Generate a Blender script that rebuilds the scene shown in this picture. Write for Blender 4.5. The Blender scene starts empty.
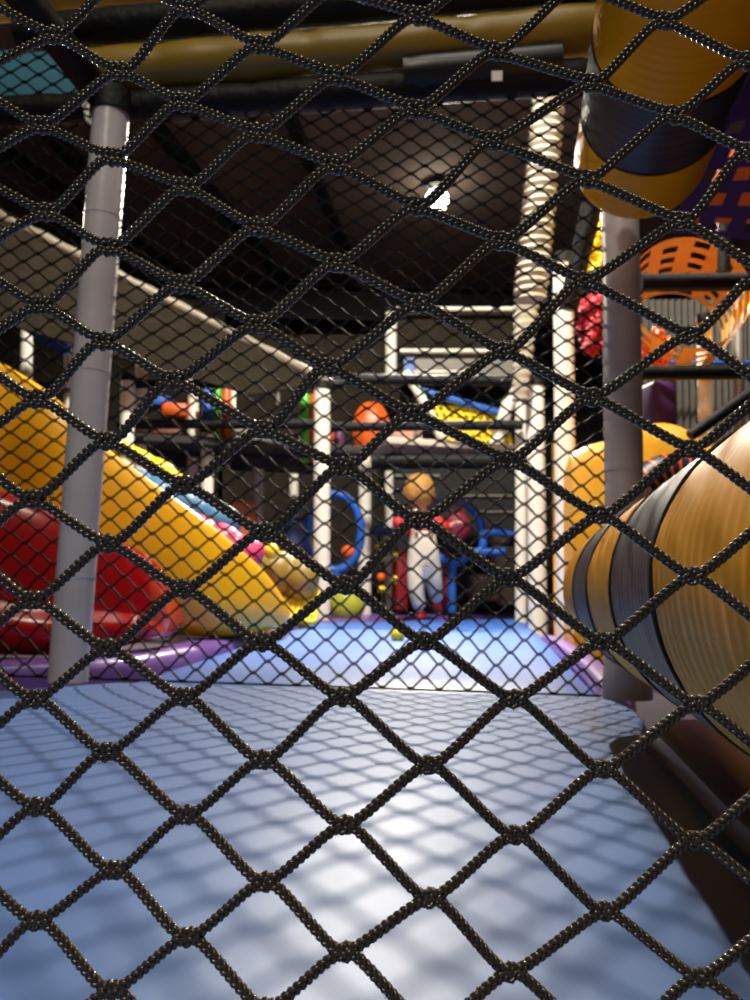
import bpy, bmesh, math, random
import numpy as np
from mathutils import Vector, noise

random.seed(7); rng = np.random.default_rng(7)
C = bpy.context.scene.collection
PI = math.pi

# ------------------------------------------------------------------ camera
FPX = 751.0
PITCH = math.radians(6.8); ROLL = math.radians(1.3)
CAM = np.array([0, 0, .16])
fw = np.array([0, math.cos(PITCH), math.sin(PITCH)])
r0 = np.array([1., 0, 0]); u0 = np.array([0, -math.sin(PITCH), math.cos(PITCH)])
rt = math.cos(ROLL)*r0 + math.sin(ROLL)*u0
up = -math.sin(ROLL)*r0 + math.cos(ROLL)*u0

def ray(px, py):
    return fw + (px-375)/FPX*rt - (py-500)/FPX*up
def P(px, py, Y):                       # world point at distance Y down the room
    d = ray(px, py); return CAM + d*(Y/d[1])
def G(px, py, z=0.0):                   # world point at height z
    d = ray(px, py); return CAM + d*((z-CAM[2])/d[2])

cam = bpy.data.objects.new('camera', bpy.data.cameras.new('camera'))
C.objects.link(cam)
cam.location = CAM
from mathutils import Matrix
m3 = Matrix((rt, up, -fw)).transposed()
cam.rotation_euler = m3.to_euler()
cam.data.sensor_fit = 'VERTICAL'; cam.data.sensor_height = 36; cam.data.sensor_width = 27
cam.data.lens = FPX*36/1000
cam.data.clip_start = .01
cam.data.dof.use_dof = True
cam.data.dof.focus_distance = .225
APER = .0010
cam.data.dof.aperture_fstop = (cam.data.lens/1000)/APER
bpy.context.scene.camera = cam

# ------------------------------------------------------------------ materials
def lin(c):
    return tuple(((x/255)/12.92 if x/255 <= .04045 else ((x/255+.055)/1.055)**2.4) for x in c)
MATS = {}
def mat(name, col, rough=.45, bump=0, bscale=20, var=0, metal=0, spec=.5, coat=0, emit=None, es=0, alpha=None):
    if name in MATS: return MATS[name]
    m = bpy.data.materials.new(name); m.use_nodes = True
    nt = m.node_tree; b = nt.nodes['Principled BSDF']
    c = lin(col)
    b.inputs['Base Color'].default_value = (*c, 1)
    b.inputs['Roughness'].default_value = rough
    b.inputs['Metallic'].default_value = metal
    b.inputs['Specular IOR Level'].default_value = spec
    b.inputs['Coat Weight'].default_value = coat
    b.inputs['Coat Roughness'].default_value = .15
    if emit:
        b.inputs['Emission Color'].default_value = (*emit, 1); b.inputs['Emission Strength'].default_value = es
    tc = nt.nodes.new('ShaderNodeTexCoord')
    if var:
        n = nt.nodes.new('ShaderNodeTexNoise'); n.inputs['Scale'].default_value = bscale*.4; n.inputs['Detail'].default_value = 4
        nt.links.new(tc.outputs['Object'], n.inputs['Vector'])
        r = nt.nodes.new('ShaderNodeMapRange'); r.inputs[3].default_value = 1-var; r.inputs[4].default_value = 1+var*.6
        r.inputs[1].default_value = .3; r.inputs[2].default_value = .7
        nt.links.new(n.outputs['Fac'], r.inputs[0])
        mx = nt.nodes.new('ShaderNodeMix'); mx.data_type = 'RGBA'; mx.blend_type = 'MULTIPLY'
        mx.inputs[0].default_value = 1; mx.inputs[6].default_value = (*c, 1)
        nt.links.new(r.outputs[0], mx.inputs[7]); nt.links.new(mx.outputs[2], b.inputs['Base Color'])
    if bump:
        n2 = nt.nodes.new('ShaderNodeTexNoise'); n2.inputs['Scale'].default_value = bscale; n2.inputs['Detail'].default_value = 5
        nt.links.new(tc.outputs['Object'], n2.inputs['Vector'])
        bp = nt.nodes.new('ShaderNodeBump'); bp.inputs['Strength'].default_value = bump; bp.inputs['Distance'].default_value = .01
        nt.links.new(n2.outputs['Fac'], bp.inputs['Height']); nt.links.new(bp.outputs[0], b.inputs['Normal'])
    MATS[name] = m
    return m

M_rope  = mat('black_braid', (80, 68, 50), .24, spec=.9)
M_rope2 = mat('black_twine', (12, 10, 8), .65, spec=.12)
M_blue  = mat('blue_vinyl', (96, 136, 206), .47, bump=.14, bscale=9, var=.10)
M_blue2 = mat('light_blue_vinyl', (70, 122, 214), .42, bump=.45, bscale=5, var=.08)
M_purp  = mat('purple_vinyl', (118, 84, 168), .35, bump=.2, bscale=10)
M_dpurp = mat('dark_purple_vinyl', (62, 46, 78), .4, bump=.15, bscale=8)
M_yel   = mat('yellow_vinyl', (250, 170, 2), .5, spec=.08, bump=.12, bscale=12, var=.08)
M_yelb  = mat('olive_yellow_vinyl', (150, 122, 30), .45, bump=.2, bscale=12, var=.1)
M_ysl   = mat('yellow_slide_plastic', (252, 184, 18), .32, bump=.06, bscale=4, coat=.3)
M_red   = mat('red_slide_plastic', (190, 12, 20), .25, bump=.1, bscale=6, coat=.5)
M_navy  = mat('navy_vinyl', (40, 40, 48), .5, spec=.25, bump=.12, bscale=12)
M_seam  = mat('seam_thread', (30, 26, 24), .7)
M_blk   = mat('black_foam', (10, 9, 9), .6, spec=.3, bump=.3, bscale=60)
M_pole  = mat('grey_plastic_sleeve', (206, 198, 198), .30, bump=.10, bscale=25, var=.12)
M_white = mat('white_painted_post', (236, 230, 214), .4, bump=.05, bscale=30)
M_wdark = mat('grey_rail_paint', (120, 114, 104), .5)
M_teal  = mat('teal_vinyl', (64, 128, 150), .45, bump=.1, bscale=8)
M_ceil  = mat('brown_ceiling_sheet', (126, 110, 100), .85, bump=.2, bscale=3, var=.15)
M_beam  = mat('dark_steel', (22, 20, 19), .7)
M_wall  = mat('dark_wall_paint', (46, 42, 38), .8, var=.2, bscale=6)
M_floor = mat('dark_carpet', (60, 46, 66), .9, bump=.4, bscale=90, var=.2)
M_net   = mat('grey_fine_netting', (44, 38, 29), .9, spec=.15, bump=.4, bscale=40, var=.25)
M_oran  = mat('orange_plastic', (226, 96, 28), .4)
M_gren  = mat('green_plastic', (80, 176, 40), .4)
M_rblue = mat('royal_blue_foam', (30, 88, 178), .42, bump=.2, bscale=30)
M_sblue = mat('steel_blue_vinyl', (60, 116, 158), .38, bump=.3, bscale=14)
M_pink  = mat('pink_vinyl', (206, 60, 108), .38, bump=.3, bscale=14)
M_maro  = mat('maroon_fabric', (120, 20, 44), .6, bump=.3, bscale=40)
M_lyel  = mat('lemon_plastic', (240, 214, 40), .35)
M_oliv  = mat('olive_vinyl', (150, 122, 44), .45, bump=.3, bscale=14)
M_lime  = mat('lime_plastic', (176, 184, 60), .35)
M_amber = mat('amber_foam', (228, 160, 24), .45, bump=.25, bscale=20)
M_brown = mat('brown_block', (132, 116, 98), .7, bump=.3, bscale=20)
M_steel = mat('galvanised_steel', (150, 146, 138), .35, metal=.6)
M_skin  = mat('skin', (224, 172, 140), .5)
M_hair  = mat('blond_hair', (190, 138, 66), .5, bump=.8, bscale=70, var=.2)
M_shirt = mat('red_shirt', (196, 36, 30), .7, bump=.3, bscale=80)
M_dung  = mat('cream_dungarees', (216, 208, 192), .8, bump=.5, bscale=40)
M_shoe  = mat('red_shoe', (214, 44, 44), .5)
M_denim = mat('grey_denim_patch', (132, 140, 156), .8)
M_lamp  = mat('lamp_glow', (255, 250, 235), .5, emit=(1, .93, .78), es=14)

# ------------------------------------------------------------------ mesh helpers
class MB:
    def __init__(s): s.v = []; s.f = []; s.n = 0
    def add(s, v, f):
        v = np.asarray(v, float); s.v.append(v)
        s.f += [tuple(i+s.n for i in q) for q in f]; s.n += len(v)
        return s
    def verts(s): return np.vstack(s.v)

def frames(pts):
    pts = np.asarray(pts, float); n = len(pts)
    t = np.gradient(pts, axis=0); t /= np.linalg.norm(t, axis=1)[:, None]+1e-12
    ref = np.array([0, 0, 1.]) if abs(t[0][2]) < .9 else np.array([0, 1., 0])
    N = np.zeros_like(t); v = ref - t[0]*np.dot(ref, t[0]); v /= np.linalg.norm(v); N[0] = v
    for i in range(1, n):
        v = N[i-1]-t[i]*np.dot(N[i-1], t[i]); N[i] = v/np.linalg.norm(v)
    return t, N, np.cross(t, N)

def tube(mb, pts, r, sides=12, caps=True, flat=1.0):
    pts = np.asarray(pts, float); n = len(pts)
    r = np.broadcast_to(np.asarray(r, float), (n,))
    t, N, B = frames(pts)
    a = np.linspace(0, 2*PI, sides, endpoint=False)
    ring = pts[:, None]+(r[:, None]*np.cos(a))[:, :, None]*N[:, None]*flat+(r[:, None]*np.sin(a))[:, :, None]*B[:, None]
    v = ring.reshape(-1, 3); f = []
    for i in range(n-1):
        for j in range(sides):
            k = (j+1) % sides
            f.append((i*sides+j, i*sides+k, (i+1)*sides+k, (i+1)*sides+j))
    if caps:
        f.append(tuple(range(sides-1, -1, -1))); f.append(tuple((n-1)*sides+j for j in range(sides)))
    return mb.add(v, f)

def spline(pts, m=8, closed=False):
    P_ = [np.asarray(p, float) for p in pts]; out = []
    n = len(P_)
    for i in range(n if closed else n-1):
        if closed: a, b, c, d = P_[(i-1) % n], P_[i], P_[(i+1) % n], P_[(i+2) % n]
        else: a, b, c, d = P_[max(i-1, 0)], P_[i], P_[i+1], P_[min(i+2, n-1)]
        for j in range(m):
            t = j/m
            out.append(.5*((2*b)+(-a+c)*t+(2*a-5*b+4*c-d)*t*t+(-a+3*b-3*c+d)*t**3))
    if not closed: out.append(P_[-1])
    return np.array(out)

def box(mb, c, s, rz=0, rx=0, bev=0):
    c = np.asarray(c, float); hx, hy, hz = [q/2 for q in s]
    bm = bmesh.new(); bmesh.ops.create_cube(bm, size=1)
    for v in bm.verts: v.co = Vector((v.co.x*s[0], v.co.y*s[1], v.co.z*s[2]))
    if bev: bmesh.ops.bevel(bm, geom=bm.edges[:], offset=bev, segments=3, affect='EDGES', profile=.5)
    R = Matrix.Rotation(rz, 3, 'Z') @ Matrix.Rotation(rx, 3, 'X')
    bm.verts.index_update()
    vs = [tuple(R @ v.co + Vector(c)) for v in bm.verts]; fs = [tuple(v.index for v in f.verts) for f in bm.faces]
    bm.free(); return mb.add(vs, fs)

def slab(mb, poly, z0, z1, bev=0):
    """extruded floor polygon (world xy), optional soft edge"""
    bm = bmesh.new()
    vs = [bm.verts.new((p[0], p[1], z0)) for p in poly]
    f = bm.faces.new(vs); bmesh.ops.recalc_face_normals(bm, faces=[f])
    e = bmesh.ops.extrude_face_region(bm, geom=[f])
    for g in e['geom']:
        if isinstance(g, bmesh.types.BMVert): g.co.z = z1
    bmesh.ops.recalc_face_normals(bm, faces=bm.faces[:])
    if bev: bmesh.ops.bevel(bm, geom=[e_ for e_ in bm.edges if min(v.co.z for v in e_.verts) > (z0+z1)/2-1e-6 or abs(e_.verts[0].co.z-e_.verts[1].co.z) > 1e-4], offset=bev, segments=4, affect='EDGES', profile=.5)
    bm.verts.index_update()
    v = [tuple(x.co) for x in bm.verts]; fs = [tuple(x.index for x in q.verts) for q in bm.faces]
    bm.free(); return mb.add(v, fs)

def panel(mb, quad, th=.02, bulge=0, n=6):
    """a board through four world points, with thickness"""
    a, b, c, d = [np.asarray(q, float) for q in quad]
    nrm = np.cross(b-a, d-a); nrm /= np.linalg.norm(nrm)
    v = []; f = []
    for s in (-1, 1):
        for i in range(n+1):
            for j in range(n+1):
                u, w = i/n, j/n
                p = (a*(1-u)+b*u)*(1-w)+(d*(1-u)+c*u)*w
                v.append(p+nrm*s*th/2+nrm*s*bulge*math.sin(PI*u)*math.sin(PI*w))
    N = (n+1)**2
    for i in range(n):
        for j in range(n):
            q = (i*(n+1)+j, (i+1)*(n+1)+j, (i+1)*(n+1)+j+1, i*(n+1)+j+1)
            f.append(tuple(reversed(q))); f.append(tuple(x+N for x in q))
    rim = [(i, 0) for i in range(n)]+[(n, j) for j in range(n)]+[(i, n) for i in range(n, 0, -1)]+[(0, j) for j in range(n, 0, -1)]
    ids = [i*(n+1)+j for i, j in rim]
    for k in range(len(ids)):
        x, y = ids[k], ids[(k+1) % len(ids)]
        f.append((x, y, y+N, x+N))
    return mb.add(v, f)

def blob(mb, c, r, seg=24, rings=16, fn=None):
    c = np.asarray(c, float); v = []; f = []
    for i in range(rings+1):
        th = PI*i/rings
        for j in range(seg):
            ph = 2*PI*j/seg
            d = np.array([math.sin(th)*math.cos(ph), math.sin(th)*math.sin(ph), math.cos(th)])
            k = fn(d) if fn else 1
            v.append(c+d*np.asarray(r)*k)
    for i in range(rings):
        for j in range(seg):
            k = (j+1) % seg
            f.append((i*seg+j, (i+1)*seg+j, (i+1)*seg+k, i*seg+k))
    return mb.add(v, f)

def loft(mb, sections, closed=True, caps=True):
    sec = [np.asarray(s, float) for s in sections]; m = len(sec[0]); v = np.vstack(sec); f = []
    for i in range(len(sec)-1):
        for j in range(m if closed else m-1):
            k = (j+1) % m
            f.append((i*m+j, i*m+k, (i+1)*m+k, (i+1)*m+j))
    if caps: f.append(tuple(range(m-1, -1, -1))); f.append(tuple((len(sec)-1)*m+j for j in range(m)))
    return mb.add(v, f)

WL = {}
def link(name, mb, m, parent=None, smooth=True, sub=0, origin=None):
    v = mb.verts() if isinstance(mb, MB) else mb[0]
    f = mb.f if isinstance(mb, MB) else mb[1]
    lo, hi = v.min(0), v.max(0)
    o0 = np.array([(lo[0]+hi[0])/2, (lo[1]+hi[1])/2, lo[2]]) if origin is None else np.asarray(origin, float)
    me = bpy.data.meshes.new(name); me.from_pydata((v-o0).tolist(), [], f); me.update()
    bm = bmesh.new(); bm.from_mesh(me); bmesh.ops.remove_doubles(bm, verts=bm.verts[:], dist=1e-6) if len(v) < 20000 else None
    bmesh.ops.recalc_face_normals(bm, faces=bm.faces[:]); bm.to_mesh(me); bm.free()
    if smooth:
        me.polygons.foreach_set('use_smooth', [True]*len(me.polygons))
        me.set_sharp_from_angle(angle=math.radians(42))
    me.materials.append(m)
    o = bpy.data.objects.new(name, me); C.objects.link(o)
    if sub:
        s = o.modifiers.new('smooth', 'SUBSURF'); s.levels = sub; s.render_levels = sub
    if parent is not None:
        o.parent = parent; o.location = o0-WL[parent.name]
    else: o.location = o0
    WL[o.name] = o0
    return o
def tag(o, label, cat, group=None, kind=None):
    o['label'] = label; o['category'] = cat
    if group: o['group'] = group
    if kind: o['kind'] = kind
    return o
def thing(name, loc, label, cat, group=None):
    o = bpy.data.objects.new(name, None); C.objects.link(o); o.empty_display_size = .05
    o.location = loc; WL[o.name] = np.asarray(loc, float)
    return tag(o, label, cat, group)
def struct(name, mb, m, smooth=False):
    o = link(name, mb, m, smooth=smooth); o['kind'] = 'structure'; return o

# ------------------------------------------------------------------ frame directions
Na, Nb = G(130, 681), G(605, 697)        # foot of the fine net
nu = (Nb-Na)/np.linalg.norm(Nb-Na)       # across
nv = np.array([-nu[1], nu[0], 0])        # away
DV = np.array([math.sin(math.radians(11)), math.cos(math.radians(11)), 0])   # down the room
def N2(px, py, off=0):
    d = ray(px, py); a = Na+nv*off
    return CAM + d*(np.dot(a-CAM, nv)/np.dot(d, nv))
up3 = np.array([0, 0, 1.])

# ------------------------------------------------------------------ setting
FZ = -.06
s = MB(); box(s, (0.5, 4.5, FZ-.05), (14, 13, .1)); struct('floor', s, M_floor)
s = MB(); box(s, (0.5, 4.5, 3.65), (14, 13, .1)); struct('ceiling', s, M_ceil)
s = MB(); box(s, (0.5, 11.05, 1.77), (14, .1, 3.66)); struct('wall_back', s, M_wall)
s = MB(); box(s, (0.5, -2.05, 1.77), (14, .1, 3.66)); struct('wall_front', s, M_wall)
s = MB(); box(s, (-6.55, 4.5, 1.77), (.1, 13.2, 3.66)); struct('wall_left', s, M_wall)
s = MB(); box(s, (7.55, 4.5, 1.77), (.1, 13.2, 3.66)); struct('wall_right', s, M_wall)

# roof trusses running down the room + the deep black cross girder
CH = 3.60
def ceil_pt(px, py, z=3.53): return G(px, py, z)
k = 0
for (a, b) in [((150, 118), (302, 300)), ((288, 108), (352, 262)), ((48, 130), (95, 180)), ((20, 160), (170, 268))]:
    A = ceil_pt(*a); B = ceil_pt(*b)
    d = B-A; L = np.linalg.norm(d)
    A2 = A-d*.6; B2 = B+d*.15
    k += 1
    mid = (A2+B2)/2; ang = math.atan2(d[1], d[0])-PI/2
    s = MB()
    box(s, mid+up3*.05, (.05, np.linalg.norm(B2-A2), .012), rz=ang)
    box(s, mid, (.016, np.linalg.norm(B2-A2), .11), rz=ang)
    box(s, mid-up3*.055, (.09, np.linalg.norm(B2-A2), .014), rz=ang)
    struct('trim_%d' % k, s, M_beam)
g0 = P(150, 312, 8.2); g1 = P(560, 312, 8.2)
s = MB(); c_ = (g0+g1)/2
box(s, (0.5, 8.2, c_[2]+.05), (13.9, .12, .34)); box(s, (.5, 8.13, c_[2]+.24), (13.9, .22, .035)); box(s, (.5, 8.13, c_[2]-.14), (13.9, .22, .035))
struct('trim_5', s, M_beam)

# ------------------------------------------------------------------ padded floor
def xy(p): return (p[0], p[1])
near = [xy(G(-160, 702)), xy(G(-60, 694)), xy(G(30, 688)), xy(G(118, 682)), xy(Nb+nu*.03), xy(Nb+nu*.03-DV*.2), xy(G(640, 745)), (G(750, 822)[0], G(750, 822)[1]), (.33, -.9), (-1.3, -.9), (-1.3, .6)]
# front mat: subdivided sheet with very slight unevenness, soft edge
s = MB(); slab(s, near, -.055, 0, bev=.008)
tag(link('padded_platform', s, M_blue), 'large glossy blue vinyl play mat filling the foreground behind the coarse net', 'play mat')
farL, farR = G(308, 622), G(524, 618)
b1 = xy(Na+nv*.006-nu*.02); b2 = xy(Nb+nv*.006)
def uneven(a, b, c, d, n=26, m=40, amp=.006, z=-.002, seed=0):
    v = []; f = []
    for i in range(n+1):
        for j in range(m+1):
            u, w = i/n, j/m
            p = (np.array(a)*(1-u)+np.array(b)*u)*(1-w)+(np.array(d)*(1-u)+np.array(c)*u)*w
            h = amp*noise.noise(Vector((p[0]*2.2+seed, p[1]*5.5, seed)))+amp*.5*math.sin(p[1]*14+p[0]*1.5)
            e = min(u, 1-u, w*3, (1-w)*3)
            v.append((p[0], p[1], z+h*min(1, e*8)-.012*max(0, 1-e*18)**2))
    N = len(v)
    v += [(x, y, -.055) for x, y, _ in v]
    for i in range(n):
        for j in range(m):
            q = (i*(m+1)+j, (i+1)*(m+1)+j, (i+1)*(m+1)+j+1, i*(m+1)+j+1)
            f.append(q); f.append(tuple(x+N for x in reversed(q)))
    rim = [(i, 0) for i in range(n)]+[(n, j) for j in range(m)]+[(i, m) for i in range(n, 0, -1)]+[(0, j) for j in range(m, 0, -1)]
    ids = [i*(m+1)+j for i, j in rim]
    for k in range(len(ids)):
        x, y = ids[k], ids[(k+1) % len(ids)]; f.append((x, y, y+N, x+N))
    mb = MB(); mb.add(v, f); return mb
tag(link('floor_mat', uneven(b1, b2, xy(farR), xy(farL)), M_blue2), 'lighter blue floor mat with soft folds beyond the fine net', 'play mat')
# purple border pads
def curb(name, pts, w, h, m, label, z0=-.058, cat='edge pad', flatn=10):
    pts = spline([np.array([p[0], p[1], 0]) for p in pts], 6); t, _, _ = frames(pts)
    sd = np.cross(t, up3)
    prof = []
    for a in np.linspace(0, PI, flatn):
        cx = math.cos(a); sx = math.sin(a)
        prof.append((math.copysign(abs(cx)**.5, cx)*w/2, (h-z0)*abs(sx)**.45+z0))
    prof = [(-w/2, z0)]+prof[::-1]+[(w/2, z0)]
    sec = []
    n = len(pts)
    for i in range(n):
        k = 1
        e = min(i, n-1-i)
        if e == 0: k = .55
        elif e == 1: k = .9
        sec.append([pts[i]+sd[i]*x*k+up3*(z0+(z-z0)*k) for x, z in prof])
    mb = MB(); loft(mb, sec)
    return tag(link(name, mb, m), label, cat)
curb('edge_pad', [G(-120, 672), G(20, 666), G(150, 655), G(285, 628)], .12, .012, M_purp, 'purple vinyl edge pad running back beside the yellow slide', cat='edge pad')
a_, b_ = G(298, 616), G(545, 612)
curb('edge_pad', [a_+(a_-b_)*.3, (a_+b_)/2, b_+(b_-a_)*.3], .8, .0, M_purp, 'purple vinyl strip across the far end of the light blue mat')
curb('edge_pad', [G(622, 694), G(585, 660), G(545, 634)], .07, .01, M_purp, 'short purple edge pad on the right of the light blue mat')
q0 = G(655, 712, .0); q1 = G(760, 800, .0)
dq = (q1-q0)/np.linalg.norm(q1-q0)
e0 = G(655, 715, .02); ddir = DV
c0 = e0+nu*.082
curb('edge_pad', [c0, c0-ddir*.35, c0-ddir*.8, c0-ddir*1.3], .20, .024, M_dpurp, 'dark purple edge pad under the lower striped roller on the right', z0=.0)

# ------------------------------------------------------------------ coarse net (near)
YN = .165
cols = {
 -1: [(-40, y) for y in (80, 168, 258, 352, 450, 550, 650, 753, 865, 985)],
 0: list(zip((53, 41, 45, 40, 37, 32, 33, 35, 37, 37, 37), (35, 125, 212, 305, 399, 499, 600, 699, 807, 921, 1045))),
 1: list(zip((120, 112, 109, 104, 107, 109, 108, 107, 114, 112), (71, 157, 247, 341, 441, 544, 648, 752, 870, 990))),
 2: list(zip((187, 182, 185, 181, 174, 184, 184, 184, 187, 188, 190), (8, 102, 187, 284, 380, 485, 589, 697, 815, 937, 1065))),
 3: list(zip((260, 257, 257, 257, 263, 264, 262, 263, 265, 267), (45, 133, 227, 324, 429, 532, 642, 760, 882, 1008))),
 4: list(zip((337, 337, 335, 337, 329, 343, 345, 342, 345, 345, 345), (-12, 76, 165, 263, 367, 467, 585, 697, 825, 952, 1085))),
 5: list(zip((417, 415, 417, 419, 413, 419, 425, 429, 430, 433), (16, 109, 206, 303, 413, 520, 641, 765, 898, 1030))),
 6: list(zip((498, 496, 493, 501, 504, 508, 509, 514, 515, 512, 512), (-40, 51, 141, 241, 351, 460, 578, 699, 835, 972, 1110))),
 7: list(zip((580, 590, 587, 585, 593, 601, 603, 603, 605, 608), (-15, 83, 179, 281, 397, 515, 641, 769, 911, 1050))),
 8: list(zip((662, 665, 673, 681, 689, 691, 693, 697, 695, 699, 700), (-60, 21, 115, 221, 335, 449, 576, 704, 840, 977, 1120))),
 9: list(zip((747, 747, 750, 765, 775, 785, 787, 790, 795, 800), (-30, 61, 152, 270, 390, 510, 640, 770, 910, 1045))),
}
for c_ in (-2, -3, -4, -5, -6, -7): cols[c_] = [(x-158, y+4) for x, y in cols[c_+2]]
for c_ in (10, 11, 12, 13, 14, 15, 16, 17, 18): cols[c_] = [(x+176, y+2) for x, y in cols[c_-2]]
UPN, DNN = 6, 3
for c_, L in cols.items():
    top = [(L[0][0]+random.uniform(-4, 4), L[0][1]-93*i) for i in range(UPN, 0, -1)]
    bot = [(L[-1][0], L[-1][1]+128*i) for i in range(1, DNN+1)]
    cols[c_] = top+list(L)+bot
def bulge(px, py):       # small real-life waviness of the sheet of net
    return YN + .003*math.sin(px*.011+1)+.003*math.cos(py*.008)
def K(c_, k): return np.array(cols[c_][k], float)
order = sorted(cols)
rope_v = []; rope_f = []; nbase = 0
def braid(path, R=.00118, per=.0046, sides=6, step=.00045, strands=3, ph0=0):
    global nbase
    path = np.asarray(path)
    d = np.r_[0, np.cumsum(np.linalg.norm(np.diff(path, axis=0), axis=1))]
    S = np.arange(0, d[-1], step)
    pts = np.stack([np.interp(S, d, path[:, i]) for i in range(3)], 1)
    t = np.gradient(pts, axis=0); t /= np.linalg.norm(t, axis=1)[:, None]
    n = np.tile(np.array([0, 1., 0]), (len(pts), 1)); n -= t*(n*t).sum(1)[:, None]; n /= np.linalg.norm(n, axis=1)[:, None]
    b = np.cross(t, n)
    for q in range(strands):
        w = 2*PI*S/per+2*PI*q/strands+ph0
        cen = pts+b*(np.sin(w)*R*.62)[:, None]+n*(np.sin(2*w)*R*.42)[:, None]
        tt = np.gradient(cen, axis=0); tt /= np.linalg.norm(tt, axis=1)[:, None]
        nn = n-tt*(n*tt).sum(1)[:, None]; nn /= np.linalg.norm(nn, axis=1)[:, None]; bb = np.cross(tt, nn)
        a = np.linspace(0, 2*PI, sides, endpoint=False)
        r = R*.46
        ring = cen[:, None]+r*np.cos(a)[None, :, None]*nn[:, None]+r*np.sin(a)[None, :, None]*bb[:, None]
        v = ring.reshape(-1, 3); m = len(cen)
        i = np.arange(m-1)[:, None]*sides; j = np.arange(sides)[None]; k = (j+1) % sides
        f = np.stack([i+j, i+k, i+sides+k, i+sides+j], -1).reshape(-1, 4)+nbase
        rope_v.append(v); rope_f.append(f); nbase += len(v)
def zig(seq):
    """seq of (col,k,isUpper): px path through knots, upper knot uses its lower cord"""
    out = []
    for c_, k, upper in seq:
        x, y = K(c_, k); o = 6.8 if upper else -6.8
        out += [(x-14, y+o*.95), (x, y+o*.8), (x+14, y+o*.95)]
    return out
nE = len(cols[0]); nO = len(cols[1])
chains = []
for k in range(min(nE, nO)):
    chains.append([(c_, k, c_ % 2 == 0) for c_ in order])                 # even k above, odd k below
for k in range(1, nE):
    chains.append([(c_, k-1 if c_ % 2 else k, c_ % 2 == 1) for c_ in order if (c_ % 2 == 0) or k-1 < nO])
for ci, ch in enumerate(chains):
    pp = zig(ch)
    sp = spline([np.array([x, y, 0]) for x, y in pp], 5)
    # keep the cords straight between the knots, with a little sag
    W = []
    for x, y, _ in sp:
        p = P(x, y, bulge(x, y)); p[2] = max(p[2], .004); W.append(p)
    W = np.array(W)
    if (W[:, 2] > .0045).sum() < 5: continue
    braid(W, ph0=ci*1.3)
def big_mesh(name, vs, fs, m):
    v = np.vstack(vs); f = np.vstack(fs)
    me = bpy.data.meshes.new(name)
    lo, hi = v.min(0), v.max(0); o0 = np.array([(lo[0]+hi[0])/2, (lo[1]+hi[1])/2, lo[2]])
    me.vertices.add(len(v)); me.vertices.foreach_set('co', (v-o0).astype(np.float32).ravel())
    me.loops.add(f.size); me.loops.foreach_set('vertex_index', f.astype(np.int32).ravel())
    me.polygons.add(len(f)); me.polygons.foreach_set('loop_start', np.arange(0, f.size, 4, dtype=np.int32))
    me.polygons.foreach_set('loop_total', np.full(len(f), 4, dtype=np.int32))
    me.polygons.foreach_set('use_smooth', np.ones(len(f), dtype=bool))
    me.update(calc_edges=True); me.validate()
    me.materials.append(m)
    o = bpy.data.objects.new(name, me); C.objects.link(o); o.location = o0; WL[name] = o0
    return o
# floor rope that the coarse net is laced to
xs = np.linspace(-.30, .42, 90)
braid(np.array([(x, YN+.004, .0035) for x in xs]), R=.0024, per=.010)
tag(big_mesh('climbing_net', rope_v, rope_f, M_rope), 'coarse black braided rope net across the whole foreground, nearest the viewer', 'net')

# ------------------------------------------------------------------ fine net (second plane)
rope_v = []; rope_f = []; nbase = 0
def thin(path, r, sides=5):
    global nbase
    pts = np.asarray(path); t, N, B = frames(pts)
    a = np.linspace(0, 2*PI, sides, endpoint=False)
    ring = pts[:, None]+r*np.cos(a)[None, :, None]*N[:, None]+r*np.sin(a)[None, :, None]*B[:, None]
    v = ring.reshape(-1, 3); m = len(pts)
    i = np.arange(m-1)[:, None]*sides; j = np.arange(sides)[None]; k = (j+1) % sides
    f = np.stack([i+j, i+k, i+sides+k, i+sides+j], -1).reshape(-1, 4)+nbase
    rope_v.append(v); rope_f.append(f); nbase += len(v)
def botline(x): return 681+(x-130)*(697-681)/(605-130)
CW = 28.6
rows = [0.0]
y = 0
while y < 620:
    frac = y/590
    hgt = np.interp(frac, [0, .12, .35, .7, 1], [25.5, 23.5, 20.5, 19, 17])
    y += hgt/2; rows.append(y)
NX = int((618+190)/CW)+1
def knot2(i, r):
    x = -190+CW*(i+.5*(r % 2)); yy = rows[r]
    xx = min(x, 618)
    yb = botline(xx)
    yt = yb-yy
    fx = 3.5*noise.noise(Vector((x*.006, yy*.009, 3)))*min(1, yy/40)
    fy = 9*noise.noise(Vector((x*.005, yy*.006, 9)))*min(1, yy/60)
    sag = -3.0*math.sin(PI*min(max((x+40)/650, 0), 1))*min(1, yy/60)
    # perspective convergence toward the top (net taper between posts)
    return xx+fx*(0 if x >= 618 else 1), yt+fy+sag
for r in range(len(rows)-1):
    # zig-zag between row r (lower) and r+1 (upper)
    pts = []
    for i in range(NX+1):
        seq = [(i, r), (i, r+1)] if r % 2 == 0 else [(i, r+1), (i, r)]
        for (ii, rr) in seq:
            x, yv = knot2(ii, rr)
            if r % 2 == 1 and rr == r: pass
            o = -1.0 if rr == r else 1.0
            pts += [(x-2.6, yv+o), (x+2.6, yv+o)]
    W = [N2(x, y_, .004*math.sin(x*.02)+.004) for x, y_ in pts if x <= 621]
    for w in W: w[2] = max(w[2], .004)
    if len(W) > 3: thin(np.array(W), .0019)
# border lacing at the bottom and on the right post
thin(np.array([N2(x, botline(x)-1, .005) for x in np.linspace(-190, 618, 40)]), .0020)
thin(np.array([N2(617, y_, .005) for y_ in np.linspace(110, 695, 40)]), .0018)
tag(big_mesh('safety_net', rope_v, rope_f, M_rope2), 'fine black safety net stretched between the grey pole and grey post', 'net')

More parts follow.
